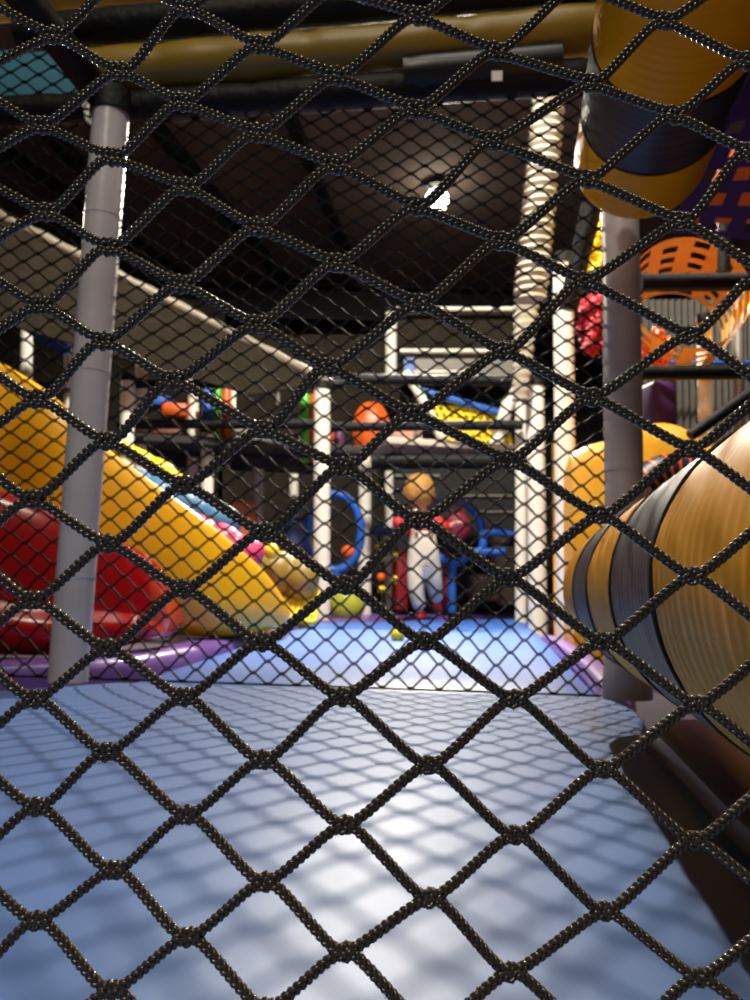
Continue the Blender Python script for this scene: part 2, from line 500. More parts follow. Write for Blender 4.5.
# ------------------------------------------------------------------ near poles
def pole(name, pts, r, m, label, group=None, parts=(), foam=None, cat='post', sides=24):
    pts = [np.asarray(p, float) for p in pts]
    t = thing(name, pts[0], label, cat, group)
    s = MB(); tube(s, spline(pts, 10) if len(pts) > 2 else np.linspace(pts[0], pts[1], 14), r, sides); link('sleeve', s, m, t)
    return t
wpx = lambda w, Y: w/2/FPX*Y
bL = N2(68, 679, -.03); bL[2] = -.0
tL = N2(111, 112, -.03)
t = pole('support_pole', [bL, tL], wpx(37.5, bL[1]), M_pole, 'leaning grey plastic-sleeved pole on the left in front of the fine net')
s = MB(); tube(s, [tL-up3*.006, tL+up3*.035], wpx(43, bL[1]), 24); link('end_cap', s, M_blk, t)
for fr in (.17, .52, .8):
    c_ = bL+(tL-bL)*fr; dd = (tL-bL)/np.linalg.norm(tL-bL)
    s = MB(); tube(s, [c_-dd*.0012, c_+dd*.0012], wpx(38.6, bL[1]), 24); link('sleeve_seam', s, M_pole, t)
bR = N2(627, 700, -.0); bR[2] = 0.0
tR = N2(618, 60, -.0)
t = pole('support_post', [bR, tR], wpx(38, bR[1]), M_pole, 'upright grey plastic-sleeved post behind the two striped rollers on the right')
s = MB()
sk = [(0.0, 1.28), (.02, 1.24), (.06, 1.1), (.10, 1.04)]
tube(s, [bR+up3*z for z, _ in sk], [wpx(38, bR[1])*k for _, k in sk], 24); link('vinyl_skirt', s, mat('pale_vinyl', (190, 182, 180), .4, bump=.4, bscale=20), t)
s = MB(); tube(s, [bR+up3*.36, bR+up3*.363], wpx(39, bR[1]), 24); link('sleeve_seam', s, M_pole, t)

# ------------------------------------------------------------------ striped rollers (depth direction)
def roller(name, c_far, r, bands, label, axis, phase=0):
    """bands: list of (distance back from the far end start, end, material, partname)"""
    t = thing(name, c_far-up3*r, label, 'padded roller'); sleeves = []
    for (a, b, m, pn) in bands:
        n = max(6, int((b-a)/.0025)); S = np.linspace(a, b, n)
        pts = [c_far-axis*q for q in S]
        rr = []
        for q in S:
            k = 1.0
            e = min(q-a, b-q)
            k -= .012*max(0, 1-e/.006)
            rr_ = .0005*abs(noise.noise(Vector((q*55, 3.1*b, phase))))+.00016*math.sin(q*2*PI/.013+5*noise.noise(Vector((q*20, 0, phase)))); k -= rr_/r*1.0
            if a == 0 and q < .03: k *= math.sqrt(max(.0, 1-((.03-q)/.03)**2))*.22+.78
            rr.append(r*k)
        s = MB(); tube(s, pts, rr, 56)
        v = s.v[0]
        # slight cloth unevenness
        for i in range(len(v)):
            p = v[i]; d = p-c_far; ax = axis*np.dot(d, axis); rad = d-ax; L = np.linalg.norm(rad)+1e-9
            v[i] = p+rad/L*.0013*noise.noise(Vector((p[0]*30, p[1]*12+phase, p[2]*30)))
        sl = link(pn, s, m, t); sleeves.append(sl)
    # stitched seams
    for bi, (a, b, m, pn) in enumerate(bands[1:]):
        s = MB(); c0_ = c_far-axis*a
        tt, NN, BB = frames([c0_, c0_-axis*.01])
        ring = []
        for q in range(121):
            an = 2*PI*q/120
            ring.append(c0_+(NN[0]*math.cos(an)+BB[0]*math.sin(an))*r*1.0005)
        tube(s, ring, .0011, 5, caps=False)
        link('stitched_seam', s, M_seam, sleeves[bi+1])
    s = MB(); tube(s, [c_far-axis*.02, c_far+axis*.11], .02, 16); link('axle', s, M_steel, t)
    return t
DF = 1.03
rR = 66*DF/FPX
axv = np.array([math.sin(math.radians(10.5)), math.cos(math.radians(10.5)), 0])
cU = P(637, 167, DF); cLo = P(630, 592, DF)
roller('striped_roller', cU, rR, [(0, .135, M_yel, 'yellow_sleeve'), (.135, .272, M_navy, 'navy_sleeve'), (.272, .72, M_yel, 'yellow_sleeve')],
       'upper yellow and navy padded roller overhead on the right', axv)
roller('striped_roller', cLo, rR, [(0, .20, M_yel, 'yellow_sleeve'), (.20, .36, M_navy, 'navy_sleeve'), (.36, .53, M_yel, 'yellow_sleeve'), (.53, .69, M_navy, 'navy_sleeve'), (.69, .848, M_yel, 'yellow_sleeve')],
       'lower yellow and navy padded roller on the right just above the mat', axv, 5)

# ------------------------------------------------------------------ overhead beam pads on the second plane
def foam_tube(name, A, B, r, m, parent=None, seg=.22, rough=.03, label=None, cat='padded rail', group=None, bow=0):
    A = np.asarray(A, float); B = np.asarray(B, float); L = np.linalg.norm(B-A); n = max(12, int(L/.015))
    S = np.linspace(0, 1, n); pts = []; rr = []
    ph = random.random()*seg
    for q in S:
        p = A+(B-A)*q; p = p-up3*bow*math.sin(PI*q); pts.append(p)
        x = ((q*L+ph) % seg)/seg; e = min(x, 1-x)*seg
        rr.append(r*(1-.10*max(0, 1-e/(.018)))*(1+rough*noise.noise(Vector((q*L*14, ph*50, 0)))))
    s = MB(); tube(s, pts, rr, 20)
    o = link(name, s, m, parent)
    if label: tag(o, label, cat, group)
    return o
tB = thing('overhead_beam', N2(350, 90, 0), 'long padded overhead beam, olive yellow sleeve between black ones', 'beam')
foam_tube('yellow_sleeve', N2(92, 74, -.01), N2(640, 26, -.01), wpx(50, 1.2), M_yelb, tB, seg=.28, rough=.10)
foam_tube('lower_black_sleeve', N2(98, 110, .0), N2(598, 75, .0), wpx(36, 1.2), M_blk, tB, seg=.3)
foam_tube('upper_black_sleeve', N2(20, 34, -.03), N2(640, -20, -.03), wpx(38, 1.2), M_blk, tB, seg=.3)
foam_tube('tape_cuff', N2(404, 76, -.012), N2(560, 63, -.012), wpx(40, 1.2), mat('black_tape', (20, 21, 25), .4), tB, seg=.5)
cuff = bpy.data.objects['tape_cuff']
s = MB(); q_ = N2(497, 76, -.045); panel(s, [q_+nu*-.009-up3*.009, q_+nu*.009-up3*.009, q_+nu*.009+up3*.009, q_-nu*.009+up3*.009], .002, n=1)
tg = link('care_tag', s, mat('white_cloth_tag', (225, 222, 215), .7), cuff, smooth=False); tg['label'] = 'small white cloth tag'
s = MB()
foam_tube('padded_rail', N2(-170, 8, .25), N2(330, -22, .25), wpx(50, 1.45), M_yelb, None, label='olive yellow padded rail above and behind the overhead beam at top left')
foam_tube('padded_rail', N2(-190, 122, 0), N2(88, 108, 0), wpx(34, 1.2), M_blk, None, label='black foam rail left of the top of the leaning grey pole')
foam_tube('padded_rail', N2(103, 98, -.02), G(-90, -150, N2(103, 98)[2]+.05), wpx(34, 1.2), M_blk, None, label='black foam rail slanting from the leaning pole top toward upper left')
s = MB(); panel(s, [N2(-190, 112, .12), N2(84, 100, .12), N2(60, 56, .12), N2(-190, 44, .12)], .02, bulge=.006)
tag(link('canopy_panel', s, M_teal), 'teal blue vinyl panel at the top left above the black rail', 'panel')

# ------------------------------------------------------------------ slides on the left
def chute(name, secs, prof, wdir, width, m, sub=1):
    """secs: (top px, bottom px, Y); prof: closed (u,v)"""
    A = spline([P(*t_, Y) for t_, b_, Y in secs], 4); B = spline([P(*b_, Y) for t_, b_, Y in secs], 4)
    B[:, 2] = np.maximum(B[:, 2], .0)
    out = []
    for a, b in zip(A, B):
        out.append([b+(a-b)*v+wdir*width*u for u, v in prof])
    s = MB(); loft(s, out); return link(name, s, m, sub=sub)
prof_y = [(0, 0), (-.03, .3), (-.03, .6), (0, .9), (.03, .99), (.08, 1.0), (.12, .93), (.15, .7), (.25, .55), (.5, .5), (.75, .52), (.87, .6), (.9, .72), (.95, .78), (1.0, .74), (1.02, .4), (1.0, 0)]
o = chute('wave_slide', [((-130, 289), (-130, 660), 1.98), ((-40, 337), (-40, 655), 1.98), ((0, 359), (0, 650), 2.0), ((50, 391), (50, 650), 2.0), ((100, 441), (110, 648), 2.02), ((150, 479), (160, 648), 2.04), ((200, 515), (205, 645), 2.08), ((238, 547), (236, 641), 2.15), ((262, 569), (256, 637), 2.22), ((280, 593), (272, 633), 2.3), ((290, 613), (284, 631), 2.36)],
          prof_y, np.array([-.06, 1, .0]), .42, M_ysl)
tag(o, 'large bright yellow plastic slide descending to the right, behind the red slide', 'slide')
# red slide: broad bulging bowl with a rolled lip
prof_r = [(0, 0), (-.14, .06), (-.2, .17), (-.16, .26), (-.06, .31), (-.08, .5), (-.05, .75), (0, .93), (.06, 1.0), (.15, .98), (.22, .8), (.4, .6), (.7, .6), (.88, .8), (.95, 1), (1.0, .9), (1.0, 0)]
o = chute('bowl_slide', [((-150, 420), (-150, 690), 1.55), ((-60, 462), (-60, 672), 1.58), ((0, 488), (0, 662), 1.6), ((50, 508), (50, 658), 1.62), ((95, 528), (95, 652), 1.65), ((130, 548), (130, 646), 1.68), ((152, 572), (150, 642), 1.72), ((164, 600), (162, 638), 1.76), ((170, 622), (168, 634), 1.8)],
          prof_r, np.array([-.08, 1, .0]), .2, M_red)
tag(o, 'glossy red plastic slide with rolled lip at the far left', 'slide')
# inflatable bolsters behind the yellow slide
def bolster(name, pts, r, m, label, lobes=4, Y=3.0):
    path = spline([P(x, y, Y) for x, y in pts], 14); n = len(path); rr = []
    for i in range(n):
        q = i/(n-1); env = max(.0, 1-(2*q-1)**6)**.5*.9+.1
        rr.append(r*env*(1-.16*abs(math.cos(PI*lobes*q))**6))
    s = MB(); tube(s, path, rr, 28); return tag(link(name, s, m), label, 'bolster')
bolster('inflatable_bolster', [(122, 480), (155, 494), (190, 507), (240, 530)], .075, M_sblue, 'steel blue puffy bolster behind the yellow slide')
bolster('inflatable_bolster', [(165, 523), (195, 533), (225, 545), (262, 562)], .075, M_pink, 'pink puffy bolster between the blue one and the yellow slide', Y=2.85)
bolster('inflatable_bolster', [(105, 440), (135, 455), (165, 470), (180, 482)], .035, M_lyel, 'thin lemon yellow bolster just above the steel blue one', Y=3.15)
bolster('inflatable_bolster', [(238, 575), (262, 572), (290, 575), (318, 585)], .095, M_oliv, 'olive brown cushion near the foot of the yellow slide', lobes=3, Y=3.2)
def ball(px, py, rpx, Y, m, label, group=None):
    s = MB(); c_ = P(px, py, Y); r = rpx/FPX*Y
    blob(s, c_, (r, r, r), 28, 20); 
    # moulded seam
    pts = [c_+np.array([math.cos(a), .0, math.sin(a)])*r*1.004 for a in np.linspace(0, 2*PI, 40)]
    tube(s, pts, r*.02, 5, caps=False)
    return tag(link('play_ball', s, m), label, 'ball', group)
c_b = P(271, 551, 3.0)
ball(271, 551, 8, 3.05, M_lyel, 'bright yellow ball perched above the olive brown cushion')
ball(346, 604, 19, 4.35, M_lime, 'large lime green ball beside the bright white post')
bb_ = G(398, 641); ball(398, 634.5, 7.5, bb_[1], M_lyel, 'small yellow ball lying on the light blue mat near the child')
ball(303, 624, 6, 3.2, M_lyel, 'small yellow ball at the foot of the yellow slide')
# red and yellow lattice toy at the foot of the slide
def lattice(mb, quad, nu_, nv_, bar, th):
    a, b, c, d = [np.asarray(q, float) for q in quad]
    nrm = np.cross(b-a, d-a); nrm /= np.linalg.norm(nrm)
    def at(u, w): return (a*(1-u)+b*u)*(1-w)+(d*(1-u)+c*u)*w
    for i in range(nu_+1): tube(mb, [at(i/nu_, 0), at(i/nu_, .5), at(i/nu_, 1)], bar, 8, flat=1)
    for j in range(nv_+1): tube(mb, [at(0, j/nv_), at(.5, j/nv_), at(1, j/nv_)], bar, 8)
t = thing('lattice_step', G(290, 624), 'red and yellow lattice toy step at the foot of the yellow slide', 'toy')
s = MB(); panel(s, [P(258, 588, 3.05), P(292, 612, 3.05), P(284, 625, 3.02), P(250, 603, 3.02)], .05, bulge=.01); link('red_block', s, mat('orange_red_plastic', (222, 62, 30), .4), t)
s = MB(); lattice(s, [P(276, 618, 3.1), P(314, 622, 3.1), P(318, 590, 3.25), P(288, 588, 3.25)], 6, 5, .011, .02); link('yellow_lattice', s, M_lyel, t)

# ------------------------------------------------------------------ white posts beyond
WG = 'white posts of the play frame'
def wpost(px, y0, y1, w, Y, label, m=M_white, px1=None, ground=True, joints=()):
    A = P(px, y1, Y); B = P(px1 if px1 is not None else px, y0, Y)
    if ground:
        A = np.array([A[0], A[1], -.055])
    t = thing('frame_post', A, label, 'post', WG)
    s = MB(); tube(s, [A, A+(B-A)*.5, B], wpx(w, Y), 20); link('post_tube', s, m, t)
    s = MB(); tube(s, [B-up3*.01, B+up3*.03], wpx(w, Y)*1.12, 20); link('post_cap', s, M_blk if m is M_white else m, t)
    return t
wpost(322, 388, 617, 17, 4.1, 'bright white post standing left of centre at the back edge of the mat')
wpost(365, 436, 606, 13, 4.9, 'white post second to the right of the bright white post, level with the lime ball')
wpost(389, 470, 600, 9, 5.6, 'thin white post just left of the child')
wpost(391, 312, 380, 12, 5.3, 'white upper corner post of the grey netted booth', ground=False)
wpost(538, 385, 622, 19, 3.7, 'white post in the middle of the cluster left of the grey post', px1=535)
wpost(567, 262, 640, 21, 2.9, 'thickest white post, nearest the lower striped roller', px1=563)
wpost(521, 400, 615, 12, 4.4, 'thin white post at the right side of the dark doorway')
wpost(74, 285, 560, 14, 3.9, 'white post seen just left of the leaning grey pole', px1=72)
wpost(27, 322, 560, 12, 4.4, 'short white post at far left under the blue tube')
wpost(142, 322, 560, 12, 4.2, 'white post right of the leaning grey pole')
wpost(128, 380, 560, 14, 4.0, 'white post immediately right of the leaning pole, above the yellow slide')
wpost(194, 345, 560, 11, 4.6, 'white post behind the striped colour panel')
wpost(208, 432, 560, 13, 4.3, 'white post below the striped colour panel')
wpost(258, 460, 600, 12, 5.0, 'greyish white post above the olive cushion')
wpost(294, 462, 600, 9, 5.4, 'thin greyish white post left of the bright white post')
wpost(707, 322, 560, 15, 3.0, 'white post on the right between the two black rails', px1=704)
wpost(668, 385, 560, 12, 3.3, 'short white post right of the grey post under the black rail')
wpost(738, 300, 560, 12, 3.2, 'steel post at the right edge', m=M_steel)

# yellow padded strip beside the white cluster
foam_tube('corner_pad', P(555, 440, 3.3), P(557, 636, 3.3), wpx(6, 3.3), M_ysl, None, label='thin yellow vertical pad between two white posts', cat='corner pad')
# ribbed white sleeve hanging above the cluster
def ribbed(name, top, bot, w0, w1, Y, label, ribs=26):
    n = ribs*4+1; v = []; secs = []
    for i in range(n):
        q = i/(n-1); x = top[0]+(bot[0]-top[0])*q; y = top[1]+(bot[1]-top[1])*q; w = w0+(w1-w0)*q
        c_ = P(x, y, Y); r = wpx(w, Y)*(1+.11*math.cos(2*PI*ribs*q)); 
        secs.append([c_+np.array([math.cos(a)*r, math.sin(a)*r*.5, math.cos(a+1)*r*.10]) for a in np.linspace(0, 2*PI, 24, endpoint=False)])
    s = MB(); loft(s, secs); return tag(link(name, s, mat('off_white_ribbing', (150, 142, 122), .6)), label, 'net sleeve')
ribbed('ribbed_sleeve', (550, 88), (530, 300), 34, 34, 2.9, 'ribbed white fabric sleeve leaning above the white post cluster')
ribbed('ribbed_sleeve', (527, 300), (520, 400), 26, 16, 3.6, 'narrow ribbed white sleeve under the wide leaning one', ribs=12)
foam_tube('padded_rail', P(592, 205, 2.6), P(568, 310, 2.7), wpx(22, 2.6), M_blk, None, label='black foam rail leaning beside the yellow flowers behind the grey post')

# ------------------------------------------------------------------ black rails
def rail(x0, y0, x1, y1, w, Y, label, Y1=None, m=M_blk):
    return foam_tube('padded_rail', P(x0, y0, Y), P(x1, y1, Y1 or Y), wpx(w, Y), m, None, seg=.35, label=label, group=None)
rail(130, 384, 345, 384, 9, 4.15, 'highest of three black rails left of the bright white post')
rail(118, 424, 322, 424, 10, 4.1, 'middle of three black rails left of the bright white post')
rail(150, 452, 322, 454, 8, 4.4, 'lowest of three black rails left of the bright white post')
rail(335, 379, 530, 381, 11, 4.3, 'black rail just under the grey netted booth')
rail(325, 427, 522, 425, 10, 4.3, 'black rail crossing the yellow lattice ramp')
rail(372, 461, 530, 461, 16, 4.4, 'thick black beam across the top of the dark doorway')
rail(-60, 383, 90, 385, 8, 4.3, 'black rail at far left behind the leaning pole')
rail(640, 283, 800, 281, 19, 2.2, 'upper thick black rail right of the grey post, crossing the orange lattice')
rail(640, 373, 800, 372, 15, 2.2, 'lower black rail right of the grey post')
rail(800, 358, 690, 436, 12, 2.1, 'black rail slanting above the yellow humps at right')
rail(724, 272, 724, 150, 13, 2.25, 'short vertical black foam stub above the upper right rail')

# ------------------------------------------------------------------ netted ramp (left, mid height)
t = thing('netted_ramp', P(160, 380, 3.6), 'long grey netted ramp sloping down from upper left to the bright white post', 'ramp')
A0, A1 = P(-80, 175, 3.4), P(330, 383, 4.2)
B0, B1 = P(-80, 300, 3.4), P(330, 420, 4.2)
s = MB(); panel(s, [B0, P(250, 395, 4.0), A1, A0], .02, n=10); link('net_panel', s, M_net, t)
s = MB(); n = 60
pts = [A0+(A1-A0)*q for q in np.linspace(0, 1, n)]
tube(s, pts, [.028*(1+.12*math.sin(q*1.3)) for q in range(n)], 14); link('white_edge_roll', s, mat('off_white_foam', (128, 118, 98), .5, bump=.3, bscale=20), t)
s = MB()
for q in (.1, .25, .4, .55, .7, .85):
    s = MB(); a = A0+(A1-A0)*q; b = B0+(B1-B0)*q; tube(s, [a, (a+b)/2, b], .010, 8); link('cross_bar', s, M_wdark, t)
foam_tube('blue_tube', P(-40, 283, 3.7), P(66, 350, 3.75), wpx(13, 3.7), M_rblue, None, label='slanting blue foam tube at the far left', cat='padded tube')
foam_tube('padded_rail', P(-60, 318, 3.9), P(28, 318, 3.9), wpx(8, 3.9), mat('cream_foam', (200, 190, 150), .5), None, label='cream rail at the far left under the blue tube')

# ------------------------------------------------------------------ netted booth at the back (centre)
t = thing('netted_booth', P(455, 380, 5.2), 'grey netted booth with white bars at the back centre', 'booth')
s = MB(); panel(s, [P(397, 378, 5.4), P(525, 378, 5.4), P(525, 312, 5.4), P(397, 312, 5.4)], .02, n=4); link('net_panel', s, M_net, t)
s = MB(); panel(s, [P(415, 378, 5.36), P(520, 378, 5.36), P(520, 350, 5.36), P(415, 350, 5.36)], .015, n=3); link('lower_panel', s, M_wdark, t)
for (x0, x1, yy, w) in ((385, 530, 309, 5), (400, 500, 351, 5), (410, 478, 372, 4)):
    s = MB(); tube(s, [P(x0, yy, 5.3), P((x0+x1)/2, yy, 5.3), P(x1, yy, 5.3)], wpx(w, 5.3), 12); link('white_bar', s, M_white, t)
s = MB(); panel(s, [P(404, 374, 5.2), P(414, 374, 5.2), P(414, 358, 5.2), P(404, 358, 5.2)], .02, n=1); link('blue_sign', s, M_rblue, t)
# grey net wall left of it (behind the rails) and above
def drop(p): p = np.array(p); p[2] = FZ; return p
s = MB(); panel(s, [drop(P(225, 520, 6.6)), drop(P(400, 470, 6.6)), P(400, 335, 6.6), P(225, 335, 6.6)], .02, n=4)
tag(link('net_screen', s, mat('dim_grey_netting', (52, 46, 38), .85, spec=.15, bump=.4, bscale=30, var=.3)), 'dim grey net screen far behind the bright white post', 'net screen')
s = MB(); panel(s, [drop(P(-150, 560, 6.9)), drop(P(225, 560, 6.9)), P(225, 300, 6.9), P(-150, 300, 6.9)], .02, n=4)
tag(link('net_screen', s, MATS['dim_grey_netting']), 'dim brown-grey net screen far behind the left white posts', 'net screen')

# yellow lattice ramp with blue top tube
t = thing('lattice_ramp', P(470, 455, 4.7), 'bright yellow lattice ramp with a blue top tube in front of the netted booth', 'ramp')
s = MB(); lattice(s, [P(428, 405, 4.8), P(452, 452, 4.7), P(512, 452, 4.7), P(505, 412, 4.8)], 7, 10, .012, .02); link('yellow_lattice', s, M_lyel, t)
s = MB(); panel(s, [P(430, 408, 4.84), P(450, 453, 4.74), P(512, 453, 4.74), P(504, 414, 4.84)], .01, n=3); link('backing_sheet', s, M_amber, t)
foam_tube('blue_top_tube', P(422, 391, 4.75), P(500, 413, 4.75), wpx(8, 4.7), M_rblue, t)
s = MB(); tube(s, [P(405, 372, 4.7), P(420, 395, 4.7), P(447, 448, 4.7)], wpx(10, 4.7), 14); link('white_side_bar', s, M_white, t)
s = MB(); tube(s, [P(520, 388, 4.6), P(508, 405, 4.6), P(494, 450, 4.6)], wpx(14, 4.6), 14); link('white_side_pad', s, M_white, t)
# pink/white shapes on the upper deck
def soft_block(name, px, py, w, h, Y, m, label, cat='soft block', depth=.15, tilt=0):
    c_ = P(px, py, Y); s = MB(); box(s, c_, (w/FPX*Y, depth, h/FPX*Y), rz=.2, rx=tilt, bev=min(w, h)/FPX*Y*.2)
    return tag(link(name, s, m), label, cat)
M_pale = mat('pale_pink_vinyl', (206, 150, 130), .5, bump=.2, bscale=14)
soft_block('soft_block', 400, 441, 24, 26, 4.75, M_pale, 'pale pink soft block on the upper deck above the child')
soft_block('soft_block', 416, 439, 8, 28, 4.7, M_white, 'narrow white soft block beside the pale pink one')
soft_block('deck_slab', 450, 452, 150, 7, 4.62, mat('cream_vinyl', (206, 190, 172), .5), 'cream padded deck edge above the dark doorway', 'deck', depth=.5)
s = MB(); c_ = P(371, 430, 4.9)
blob(s, c_, (.13, .10, .19), 24, 16, fn=lambda d: 1-.04*math.cos(8*math.atan2(d[1], d[0])))
tag(link('domed_bolster', s, M_oran), 'orange domed bolster right of the bright white post', 'bolster')
o = soft_block('upper_deck', 236, 456, 245, 8, 4.62, mat('charcoal_deck', (46, 42, 40), .7), 'charcoal upper deck behind the lowest black rail left of the bright white post', 'deck', depth=.9)
# striped colour panel
def stripes(x, y0, y1, cols_, Y, label):
    t = thing('roll_barrier', P(x, y1, Y), label, 'barrier')
    for i, (w, m, pn) in enumerate(cols_):
        s = MB(); tube(s, [P(x+w/2, y1, Y), P(x+w/2, (y0+y1)/2, Y-.03), P(x+w/2, y0, Y)], wpx(w*1.05, Y), 14)
        link(pn, s, m, t); x += w
    return t
stripes(202, 390, 438, [(11, M_rblue, 'blue_roll'), (9, M_gren, 'green_roll'), (9, M_oran, 'orange_roll'), (5, M_white, 'white_roll')], 4.45, 'panel of blue, green, orange and white upright rolls between two black rails')
stripes(213, 440, 470, [(9, M_gren, 'green_roll'), (8, M_wdark, 'grey_roll')], 4.5, 'short green and grey rolls under the striped colour panel')
stripes(300, 396, 420, [(10, M_gren, 'green_roll'), (9, M_oran, 'orange_roll')], 4.4, 'green and orange rolls behind the top of the bright white post')
stripes(302, 430, 462, [(8, M_gren, 'green_roll'), (10, M_oran, 'orange_roll'), (14, M_oran, 'orange_roll'), (10, mat('plum_vinyl', (96, 44, 84), .5), 'plum_roll')], 4.5, 'green, orange and plum rolls lower behind the bright white post')
soft_block('soft_block', 175, 412, 26, 15, 4.5, M_oran, 'orange soft block above the middle black rail at left')
soft_block('soft_block', 160, 403, 24, 10, 4.7, M_rblue, 'blue soft block behind the orange one at left')
soft_block('soft_block', 172, 440, 40, 26, 4.8, mat('rust_vinyl', (120, 62, 44), .6), 'rust brown soft block under the middle black rail at left')
soft_block('soft_block', 246, 440, 56, 24, 5.2, M_wdark, 'grey soft block between the striped panel and the bright white post')
soft_block('soft_block', 240, 556, 30, 112, 4.6, mat('rust_orange_vinyl', (170, 84, 30), .5), 'rust orange soft block behind the olive brown cushion')

# ------------------------------------------------------------------ blue ring + tubes near the child
def ring(px, py, rx, ry, r, Y, m, label):
    b = P(px, py, Y); b[2] = FZ
    t = thing('foam_ring', b, label, 'ring')
    s = MB(); pts = []
    for a in np.linspace(0, 2*PI, 49): pts.append(P(px+rx*math.cos(a), py+ry*math.sin(a), Y))
    tube(s, pts, [r*(1-.1*(i % 4 == 0)) for i in range(49)], 14, caps=False); link('hoop', s, m, t)
    s = MB(); tube(s, [b, P(px, py+ry, Y)], .035, 16); link('stand', s, m, t)
    for (x, y_, rr, mm, n) in ((px+13, py+20, .042, M_oran, 'orange_bead'), (px-16, py+10, .06, M_lime, 'lime_bead')):
        s = MB(); blob(s, P(x, y_, Y), (rr, rr, rr), 20, 14); link(n, s, mm, t)
ring(335, 532, 26, 38, .028, 4.5, M_rblue, 'upright royal blue foam ring on a short stand behind the bright white post')
soft_block('soft_block', 300, 566, 34, 96, 4.7, mat('dull_blue_vinyl', (44, 60, 112), .5), 'dull blue soft block left of the foam ring')
def btube(name, pts, w, Y, m, label=None, parent=None):
    path = spline([P(x, y, Y) for x, y in pts], 10); n = len(path)
    s = MB(); tube(s, path, [wpx(w, Y)*(1-.14*(i % 5 == 0)) for i in range(n)], 14)
    o = link(name, s, m, parent)
    if label: tag(o, label, 'padded tube')
    return o
t = thing('foam_climber', P(455, 612, 4.75), 'royal blue foam tube climbing frame to the right of the child', 'climbing frame')
btube('arch_tube', [(430, 512), (443, 502), (462, 502), (475, 512), (482, 530), (482, 548), (470, 556)], 9, 4.75, M_rblue, None, t)
btube('cross_tube', [(484, 533), (500, 532), (522, 536)], 9, 4.75, M_rblue, None, t)
btube('upright_tube', [(453, 562), (452, 585), (452, 613)], 9, 4.75, M_rblue, None, t)
btube('branch_tube', [(438, 556), (450, 563), (460, 562), (472, 553), (505, 552)], 9, 4.75, M_rblue, None, t)
btube('side_tube', [(368, 531), (385, 531), (399, 534)], 9, 4.9, mat('navy_foam', (24, 44, 104), .5), 'dark blue foam tube left of the child at waist height')
s = MB(); c_ = P(457, 527, 4.55)
blob(s, c_, (.085, .06, .095), 24, 16, fn=lambda d: 1+.09*noise.noise(Vector(d*3)))
o = thing('hanging_bag', c_-up3*.09, 'maroon fabric bag hanging from the blue foam arch', 'bag')
link('bag_body', s, M_maro, o)
btube('bag_strap', [(449, 518), (452, 505), (460, 504), (465, 517)], 2.5, 4.6, M_maro, None, o)
soft_block('soft_block', 400, 580, 12, 60, 4.95, mat('deep_red_vinyl', (130, 16, 24), .5), 'deep red upright soft block left of the child')
soft_block('soft_block', 447, 580, 14, 54, 5.1, M_maro, 'maroon upright block right of the child behind the blue upright')
t = thing('bead_rod', P(381, 606, 4.95), 'thin dark rod threaded with yellow beads between the white post and the child', 'toy')
s = MB(); b0 = P(383, 606, 4.95); b0[2] = FZ; tube(s, [b0, P(381, 570, 4.95), P(379, 535, 4.95)], .007, 8); link('rod', s, M_beam, t)
for (x, y_, m) in ((379, 547, M_lyel), (380, 558, M_lyel), (381, 577, M_oran), (382, 590, M_lyel)):
    s = MB(); blob(s, P(x, y_, 4.95), (.03, .03, .03), 16, 12); link('bead', s, m, t)
t = thing('bead_rod', P(397, 606, 4.9), 'thin dark rod threaded with yellow beads just left of the child legs', 'toy')
s = MB(); b0 = P(398, 606, 4.9); b0[2] = FZ; tube(s, [b0, P(397, 570, 4.9), P(396, 545, 4.9)], .007, 8); link('rod', s, M_beam, t)
for (x, y_, m) in ((396, 556, M_lyel), (396, 580, M_lyel)):
    s = MB(); blob(s, P(x, y_, 4.9), (.03, .03, .03), 16, 12); link('bead', s, m, t)
GB = 'brown blocks stacked in the doorway'
for (x, y_, w, h, l) in ((484, 588, 30, 26, 'bottom left brown block of the pile in the doorway'), (503, 560, 22, 28, 'upper brown block of the pile in the doorway'), (506, 594, 16, 22, 'bottom right brown block of the pile in the doorway'), (498, 538, 18, 12, 'topmost flat brown block of the pile in the doorway')):
    o = soft_block('foam_brick', x, y_, w, h, 5.3, M_brown, l, 'block'); o['group'] = GB
# dark doorway: back screen and shelf bars
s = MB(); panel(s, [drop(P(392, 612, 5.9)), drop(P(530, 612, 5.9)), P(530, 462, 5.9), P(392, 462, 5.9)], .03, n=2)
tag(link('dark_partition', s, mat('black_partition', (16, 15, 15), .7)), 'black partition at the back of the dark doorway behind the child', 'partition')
for (x0, x1, yy, w, l) in ((455, 512, 496, 3, 'thin steel bar high in the dark doorway'), (395, 440, 476, 4, 'thin brown bar under the black beam of the doorway'), (478, 514, 512, 2.5, 'thin steel bar second from the top in the doorway')):
    s = MB(); tube(s, [P(x0, yy, 5.87), P((x0+x1)/2, yy, 5.87), P(x1, yy, 5.87)], wpx(w, 5.7), 10)
    tag(link('steel_bar', s, M_wdark), l, 'bar')

# ------------------------------------------------------------------ right side
def hump(name, pts, Y, dep, m, label, th=.03):
    """extruded padded wave: top outline in px, dropping to the floor"""
    top = spline([P(x, y, Y) for x, y in pts], 8)
    secs = []
    for p in top:
        b = np.array([p[0], p[1], FZ+.005]); q = []
        for u, v in ((0, 0), (0, .9), (.05, .97), (.15, 1), (.85, 1), (.95, .97), (1, .9), (1, 0)):
            q.append(b+(p-b)*v+DV*dep*u)
        secs.append(q)
    s = MB(); loft(s, secs); return tag(link(name, s, m), label, 'slide')
hump('wavy_slide', [(572, 450), (590, 441), (610, 436), (640, 424), (665, 418), (690, 424), (715, 441), (740, 455), (780, 470), (830, 480)], 2.35, .5, M_amber, 'amber yellow humped slide behind the grey post at right')
